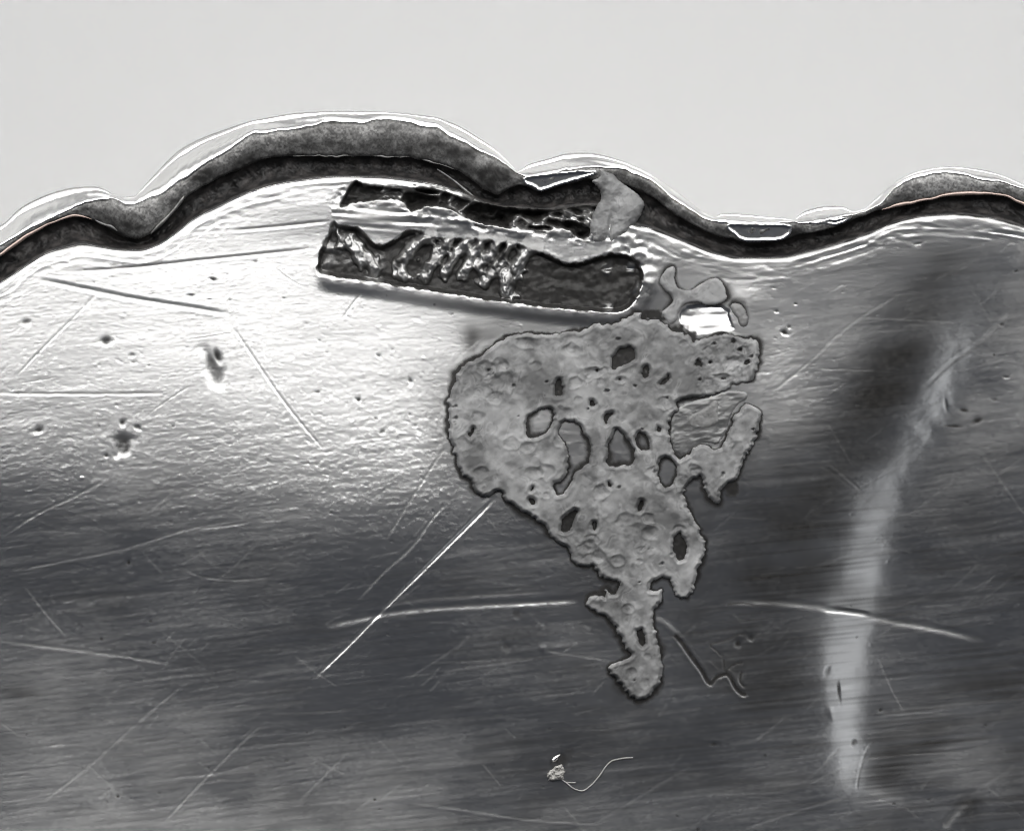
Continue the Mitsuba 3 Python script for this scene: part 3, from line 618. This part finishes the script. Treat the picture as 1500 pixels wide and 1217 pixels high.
for a in np.linspace(1, 0, nA + 1)[:-1]:                                      # the outside of the bead going down, seen only from the side
    Y.append(yA + 14 * (1 - math.cos(a * 1.5)))
    Z.append(z_fl + 1 - prof[-1] - 22 * math.sin(a * 1.5))
for k in range(nB - 1, -1, -1):
    Y.append(yB + (yA - yB) * us[k])
    Z.append(z_fl + 1.5 - prof[k])
cD = zD0 - 3
for u in np.linspace(0, 1, nC + 1)[1:]:                                       # B to C: grainy flange, slightly raised outer side
    y = yB + (yC - yB) * u
    grain = n3(y, np.zeros(len(xs)), 2.4, 50) * 1.0 + n3(y, np.ones(len(xs)), 9, 51) * 1.8
    Y.append(y)
    Z.append(z_fl + .085 * np.minimum(yC - yB, 60) * math.sin(math.pi * u ** .75) - 1.2 * math.exp(-u / .06) - 2.2 * u * u + grain * min(1, 6 * u) - 3.5 * sstep(np.array((u - .93) / .07)))
z_c = Z[-1]
for u in np.linspace(0, 1, nD + 1)[1:]:                                       # C to D: the eaten-out channel
    y = yC + (yD - yC) * u
    lumps = n3(y, np.full(len(xs), 2.0), 11, 52) * 9 + n3(y, np.full(len(xs), 3.0), 3, 53) * 3
    depth = 17 * math.sin(math.pi * min(u / .9, 1)) ** .6 if u < .9 else 0.0
    edge = look(H, xs, yD)
    Y.append(y)
    Z.append(z_c * (1 - u) + edge * u - depth + lumps * math.sin(math.pi * u))
nrim = len(Y)
bottom = 1700.0
v0 = np.concatenate([np.arange(0, 240, 1.15), np.arange(240, 980, 1.55), np.linspace(985, 1420, 28)])
for d in v0[1:]:
    y = yD + d * (1 - .0)
    Y.append(y)
    Z.append(look(H, xs, y))
Y, Z = np.array(Y), np.array(Z)
Xg = np.broadcast_to(xs, Y.shape)
verts = world(Xg, Y, Z).reshape(-1, 3)
nr, nc = Y.shape
i = np.arange((nr - 1) * nc).reshape(nr - 1, nc)[:, :-1]
quad = np.stack([i, i + nc, i + nc + 1, i + 1], -1)
faces = np.stack([quad[..., [0, 1, 2]], quad[..., [0, 2, 3]]], 2)            # (row, column, 2, 3)
allf = faces.reshape(-1, 3)
norm = normals_of(verts, allf)
tn = np.stack([look(tarnish_shade, Xg, Y).ravel() * .98 + Xg.ravel() * 8e-6, look(wear, Xg, Y).ravel() + Y.ravel() * 8e-6], -1)

bare = .30 + .14 * look(gnoise(16, 9, 110), Xg, Y) + .10 * look(gnoise(4, 3, 111), Xg, Y) + .22 * np.exp(-((Y - yB[None]) / 9) ** 2)
for x, y, rx, ry, k in [(1385, 268, 75, 22, .8), (1480, 284, 40, 10, .3), (560, 196, 110, 12, .32), (400, 205, 70, 14, .2), (700, 240, 60, 20, .05), (220, 305, 40, 25, .10), (690, 222, 26, 7, -.5), (730, 262, 20, 20, -.2), (940, 268, 60, 12, .12), (1195, 333, 30, 8, .2), (1080, 350, 60, 10, -.1), (110, 310, 40, 10, .15), (228, 296, 10, 6, .4), (243, 300, 6, 8, .3)]:
    bare = bare + k * np.exp(-((Xg - x) / rx) ** 2 - ((Y - y) / ry) ** 2)
fl = np.stack([np.clip(bare, .01, 1).ravel() + Xg.ravel() * 8e-6, Y.ravel() * 1e-3], -1)

labels['silver_tray'] = {'label': 'worn silver tray seen from underneath with scalloped rim, rubbed hallmark and grey solder patch', 'category': 'tray'}
xm = .5 * (xs[1:] + xs[:-1])
cuts = [-1e9, 186, 757, 1053, 1272, 1e9]
part_labels = ['small polished bead at the left corner of the rim', 'long polished bead of the widest scallop', 'polished bead between the notch and the low stretch of rim', 'low flattened bead with folded lips', 'polished bead above the copper coloured edge']
for k in range(5):
    cols = np.nonzero((xm >= cuts[k]) & (xm < cuts[k + 1]))[0]
    name = 'silver_tray__rim_bead' + ('' if k == 0 else f'_{k:03d}')
    put(name, verts, faces[:nA + nB - 1, cols].reshape(-1, 3), 'm_bead', norm)
    labels[name] = {'label': part_labels[k]}
put('silver_tray__rim_flange', verts, faces[nA + nB - 1:nA + nB - 1 + nC].reshape(-1, 3), 'm_flange', norm, fl)
labels['silver_tray__rim_flange'] = {'label': 'grainy dull grey band along the rim'}
put('silver_tray__rim_channel', verts, faces[nA + nB - 1 + nC:nrim - 1].reshape(-1, 3), 'm_channel', norm)
labels['silver_tray__rim_channel'] = {'label': 'dark corroded groove under the rim'}
pf = faces[nrim - 1:].reshape(-1, 3)
cen = np.stack([Xg.ravel()[pf].mean(1), Y.ravel()[pf].mean(1)], -1)
stamp = P_low.buffer(9).union(P_up.buffer(5)).union(Polygon([(494, 300), (860, 340), (860, 390), (500, 345)])).buffer(0)
shapely.prepare(stamp)
ins = np.zeros(len(pf), bool)
near = (cen[:, 0] > 440) & (cen[:, 0] < 970) & (cen[:, 1] < 490)
ins[near] = shapely.contains_xy(stamp, cen[near, 0], cen[near, 1])
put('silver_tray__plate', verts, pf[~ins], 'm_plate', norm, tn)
labels['silver_tray__plate'] = {'label': 'scratched and dented bright silver sheet'}
kf = ndi.map_coordinates(which, [cen[:, 1] - Y0, cen[:, 0] - X0], order=0, mode='nearest') * ins * (ndi.map_coordinates(signed_low, [cen[:, 1] - Y0, cen[:, 0] - X0], order=0, mode='nearest') > 0)
put('silver_tray__hallmark', verts, pf[ins & (kf == 0)], 'm_plate', norm, tn)
for k in range(len(strokes)):                                                # the rubbed remains of letters
    put('silver_tray__hallmark__stroke' + ('' if k == 0 else f'_{k:03d}'), verts, pf[kf == k + 1], 'm_plate', norm, tn)
labels['silver_tray__hallmark'] = {'label': 'rubbed-out stamped hallmark with two sunken rows'}
# the far side of the sheet: a plain back with the same outline, closing the metal
back = np.array([(x, y, z) for k in range(0, nc, 6) for x, y, z in ((xs[k], Y[0][k], Z[0][k]), (xs[k], Y[0][k] + 60, -95), (xs[k], yD[k] + 1420, -95), (xs[k], Y[-1][k], Z[-1][k]))])
bq = []
for k in range(0, len(back) - 4, 4):
    bq += [(k + j, k + j + 1, k + j + 5, k + j + 4) for j in range(3)]
put('silver_tray__face_side', world(*back.T), np.array([[a, b, c] for a, b, c, d in bq] + [[a, c, d] for a, b, c, d in bq]), 'm_bead')

HZ = lambda x, y: look(H, x, y)
rn = lambda x, y, f, s: meshkit.fbm(np.stack([x / f, y / f, np.zeros_like(x)], -1), 3, s) - .5
# ------------------------------------------------------------------ solder
crater = ndi.gaussian_filter


rc = np.random.default_rng(404)
dimples = [(712, 540, 13, 10), (737, 558, 17, 12), (726, 582, 10, 8), (770, 502, 14, 7), (836, 512, 12, 9), (785, 535, 9, 6), (706, 692, 11, 9), (748, 650, 12, 8), (700, 610, 9, 9), (842, 560, 10, 8), (870, 545, 14, 7), (800, 690, 12, 10), (880, 720, 12, 9), (915, 760, 11, 9), (952, 780, 13, 9), (860, 800, 12, 9), (905, 820, 10, 8),
           (1040, 515, 9, 8), (1072, 530, 10, 9), (1092, 545, 7, 12), (1058, 552, 14, 5), (1090, 512, 7, 6), (1030, 540, 6, 7), (1080, 660, 9, 12), (925, 985, 8, 7), (945, 1000, 7, 8), (920, 890, 9, 6), (1020, 690, 9, 6)]
dimples += [(rc.uniform(670, 1100), rc.uniform(490, 1010), *(rc.uniform(4, 12) * np.array([1, rc.uniform(.6, 1)]))) for _ in range(70)]
speck_holes = [(rc.uniform(665, 1110), rc.uniform(488, 1015), rc.uniform(1.0, 2.4)) for _ in range(60)] + [(1024, 533, 5), (1040, 531, 3), (1094, 530, 3.4), (1085, 512, 3), (1101, 522, 2.4), (1075, 500, 3), (1070, 616, 3), (668, 595, 2.4), (668, 612, 2.4)]


def solder_z(x, y, sd):
    z = 8.0 * rn(x, y, 30, 300) + 2.2 * rn(x, y, 11, 301) + .7 * rn(x, y, 4, 302) * (1 + 2.5 * sstep((x - 1005) / 25) * (y < 585))
    for a, b, rx, ry in dimples:
        near = np.abs(x - a) + np.abs(y - b) < 5 * rx
        d = np.hypot((x[near] - a) / rx, (y[near] - b) / ry) * (1 + .8 * rn(x[near], y[near], 9, 303))
        z[near] += -.20 * rx * np.exp(-d ** 4) + .09 * rx * np.exp(-((d - 1.15) / .3) ** 2)
    for a, b, r in speck_holes:
        near = np.abs(x - a) + np.abs(y - b) < 6 * r
        z[near] -= 2.6 * r * np.exp(-(np.hypot(x[near] - a, 1.3 * (y[near] - b)) / r * (1 + 1.5 * rn(x[near], y[near], 4, 305))) ** 4)
    lift = 8 - 3.0 * sstep((x - 1005) / 25) * (y < 585)
    return look(Hs, x, y) + dome(sd, 1.0, 6) * lift + .8 * np.exp(-((sd - 4.5) / 2.5) ** 2) + np.clip(sd / 5, 0, 1) * z


Hs = ndi.gaussian_filter(H, 9)
patch('silver_tray__solder_patch', solder, 1.25, 'm_solder', solder_z, 11)
labels['silver_tray__solder_patch'] = {'label': 'large pitted grey patch of old solder full of holes'}
for k, f in enumerate(flakes):
    name = 'silver_tray__solder_flake' + ('' if k == 0 else f'_{k:03d}')
    patch(name, f, 1.1, 'm_solder_dark' if k else 'm_solder', lambda x, y, sd, k=k: look(Hs, x, y) + dome(sd, 3.5 if k < 2 else 3.0, 6) + np.clip(sd / 4, 0, 1) * (2.5 * rn(x, y, 12, 320 + k) + 1.0 * rn(x, y, 3, 330 + k)), 5)
    labels[name] = {'label': ['branching grey solder smear above the patch', 'small grey solder drip at the patch corner', 'thin grey film in the bay of the patch'][k]}
blob = ragged([(881, 249), (895, 252), (907, 264), (924, 276), (938, 287), (945, 297), (942, 306), (938, 319), (924, 333), (918, 345), (903, 351), (895, 358), (887, 353), (874, 357), (866, 349), (865, 328), (869, 313), (876, 299), (882, 287), (879, 275), (864, 264), (880, 260)], .8, 12, 1)
film = ragged([(988, 602), (1004, 590), (1045, 580), (1066, 572), (1094, 573), (1097, 584), (1080, 592), (1070, 610), (1064, 634), (1050, 653), (1037, 648), (1020, 651), (1000, 670), (984, 655), (981, 628)], 1.0, 15, 1).difference(solder.buffer(.3))
film = max(getattr(film, 'geoms', [film]), key=lambda g: g.area)
patch('silver_tray__residue_film', film, 1.0, 'm_film', lambda x, y, sd: HZ(x, y) + .9 * np.clip(sd / 2, 0, 1) + .5 + 1.1 * rn(x * .5 + y * .2, y * 1.3, 7, 370) + 2.0 * rn(x, y, 18, 371), 3)
labels['silver_tray__residue_film'] = {'label': 'thin streaky grey film filling the notch on the right side of the solder patch'}
zb = float(np.interp(905, xs_all, H_edge))
fold_line = lambda x, y, a, b, w: np.exp(-(((x - a[0]) * (b[1] - a[1]) - (y - a[1]) * (b[0] - a[0])) / np.hypot(b[0] - a[0], b[1] - a[1]) / w) ** 2)
patch('silver_tray__solder_blob', blob, 1.0, 'm_solder', lambda x, y, sd: zb - 5 + dome(sd, 9, 14) + .04 * (y - 300) + 5 * rn(x, y, 16, 340) + 2.0 * rn(x, y, 5, 341) + .8 * rn(x, y, 2.2, 342)
      - 4.5 * fold_line(x, y, (890, 352), (899, 300), 3.2) * sstep((y - 295) / 25) + 3 * np.exp(-((x - 918) / 13) ** 2 - ((y - 308) / 16) ** 2) - 3 * np.exp(-((x - 904) / 5) ** 2 - ((y - 318) / 16) ** 2), 26)
labels['silver_tray__solder_blob'] = {'label': 'folded lump of grey solder bridging the rim and the stamp'}

# ------------------------------------------------------------------ folded lips of polished silver and the bare copper edge
zA = lambda x: np.interp(x, xs, z_fl)
for k, (p, lift) in enumerate([([(764, 258), (800, 254), (835, 250), (872, 248), (876, 254), (850, 262), (824, 269), (806, 275), (790, 281), (781, 273), (768, 269)], 3.0),
                               ([(1064, 326), (1100, 328), (1161, 327), (1160, 340), (1155, 347), (1140, 353), (1122, 352), (1110, 354), (1088, 353), (1077, 345), (1066, 336)], 3.5),
                               ([(1166, 327), (1190, 326), (1225, 320), (1252, 316), (1246, 321), (1226, 331), (1212, 328), (1190, 328)], 2.0)]):
    poly = ragged(p, .5, 60 + k, 1)
    name = 'silver_tray__folded_lip' + ('' if k == 0 else f'_{k:03d}')
    patch(name, poly, .9, 'm_bead', lambda x, y, sd, lift=lift: zA(x) + lift + 0.9 * (1 + 1.8 * rn(x, y, 9, 360)) * np.exp(-((sd - 1.8) / 1.2) ** 2) - .9 * np.clip(sd / 6, 0, 1) + .05 * (B_(x) - y), 7)
    labels[name] = {'label': ['long dark glossy lip folded under the second bead', 'dark glossy lip with bright edge in the low stretch of rim', 'narrow tapering lip of polished silver'][k]}
for k, (a, b) in enumerate([(-60, 134), (1292, 1560)]):
    x = np.arange(a, b, 3.0)
    y = C_(x) + np.interp(x, xs, rj[2]) * .6 + .5
    r = 2.4 * np.clip(np.minimum(x - a + 4, b - x) / 30, .15, 1) * (1 + .3 * np.sin(x / 17))
    name = 'silver_tray__copper_edge' + ('' if k == 0 else f'_{k:03d}')
    tube(name, world(x, y, np.interp(x, xs, z_c) + 3.2), r * U, 'm_copper')
    labels[name] = {'label': ['bare copper edge at the left end of the rim', 'bare pinkish copper edge under the right bead'][k]}

for k, (p, r) in enumerate([([(219, 342), (232, 329), (246, 315), (262, 296), (268, 286)], 3.2), ([(138, 322), (150, 328), (160, 331), (170, 338)], 2.6), ([(640, 247), (662, 262), (684, 280), (706, 297)], 2.2), ([(676, 236), (690, 238), (703, 234)], 1.8), ([(712, 246), (719, 243), (722, 234)], 1.8)]):
    p = np.array(p, float)
    q = np.c_[tuple(PchipInterpolator(np.arange(len(p)), p[:, c])(np.linspace(0, len(p) - 1, 30)) for c in (0, 1))]
    t = np.linspace(0, 1, 30)
    name = 'silver_tray__rim_crease' + ('' if k == 0 else f'_{k:03d}')
    zc = np.interp(q[:, 0], xs, z_fl) + .5 - np.clip((q[:, 1] - C_(q[:, 0])) / 3, 0, 4)
    tube(name, world(q[:, 0], q[:, 1], zc), np.maximum(r * np.sin(np.pi * np.clip(t, .04, .96)) ** .6 * (1 + .25 * np.sin(9 * t + k)), .3) * U, 'm_letter')
for k, (a, b) in enumerate([(428, 520), (545, 600), (618, 668)]):  # added tubes stand for the broken line of light along this edge
    x = np.arange(a, b, 2.0)
    name = 'silver_tray__edge_glint' + ('' if k == 0 else f'_{k:03d}')
    tube(name, world(x, C_(x) + np.interp(x, xs, rj[2]), np.interp(x, xs, z_c) + 2.2), np.clip(.9 + .8 * np.sin(x / 7) * np.sin(x / 19), .25, 1.6) * np.clip(np.minimum(x - a + 3, b - x) / 12, .2, 1) * U, 'm_letter')

# ------------------------------------------------------------------ dust lying on the tray
speck = ragged([(801, 1136), (806, 1127), (813, 1121), (823, 1119), (829, 1130), (824, 1141), (812, 1143), (804, 1144)], 1.6, 80, 0, 4)
patch('lint_speck', speck, .8, 'm_lint', lambda x, y, sd: HZ(x, y) + .4 + dome(sd, 7, 6) + 13 * rn(x, y, 6, 350) * np.clip(sd / 2, 0, 1) + 4 * rn(x, y, 2.2, 352), 3)
labels['lint_speck'] = {'label': 'pale crumb of lint in a dent near the lower edge of the picture', 'category': 'lint'}
shard = ragged([(806, 1114), (812, 1107), (821, 1103), (820, 1109), (812, 1116)], .4, 81, 1)
patch('metal_shaving', shard, .8, 'm_bead', lambda x, y, sd: HZ(x, y) + .5 + dome(sd, 3, 4) + 2 * rn(x, y, 4, 351), 3)
labels['metal_shaving'] = {'label': 'tiny bright sliver of metal just above the crumb of lint', 'category': 'shaving'}
fp = np.array([(817, 1137), (830, 1146), (842, 1155), (852, 1157.5), (865, 1150), (879, 1134), (889, 1120), (898, 1113), (927, 1109)], float)
t = np.r_[0, np.cumsum(np.linalg.norm(np.diff(fp, axis=0), axis=1))]
q = np.c_[tuple(PchipInterpolator(t, fp[:, c])(np.linspace(0, t[-1], 60)) for c in (0, 1))]
tube('lint_fibre', world(q[:, 0], q[:, 1], HZ(q[:, 0], q[:, 1]) + 3.0), .95 * U, 'm_lint', 6)
labels['lint_fibre'] = {'label': 'single pale fibre curling away from the crumb of lint', 'category': 'fibre'}
q2 = np.c_[np.linspace(828, 843, 8), np.full(8, 1145.5)]
tube('lint_fibre_001', world(q2[:, 0], q2[:, 1], HZ(q2[:, 0], q2[:, 1]) + 2.4), .8 * U, 'm_lint', 6)
labels['lint_fibre_001'] = {'label': 'short straight stub of fibre beside the crumb of lint', 'category': 'fibre'}
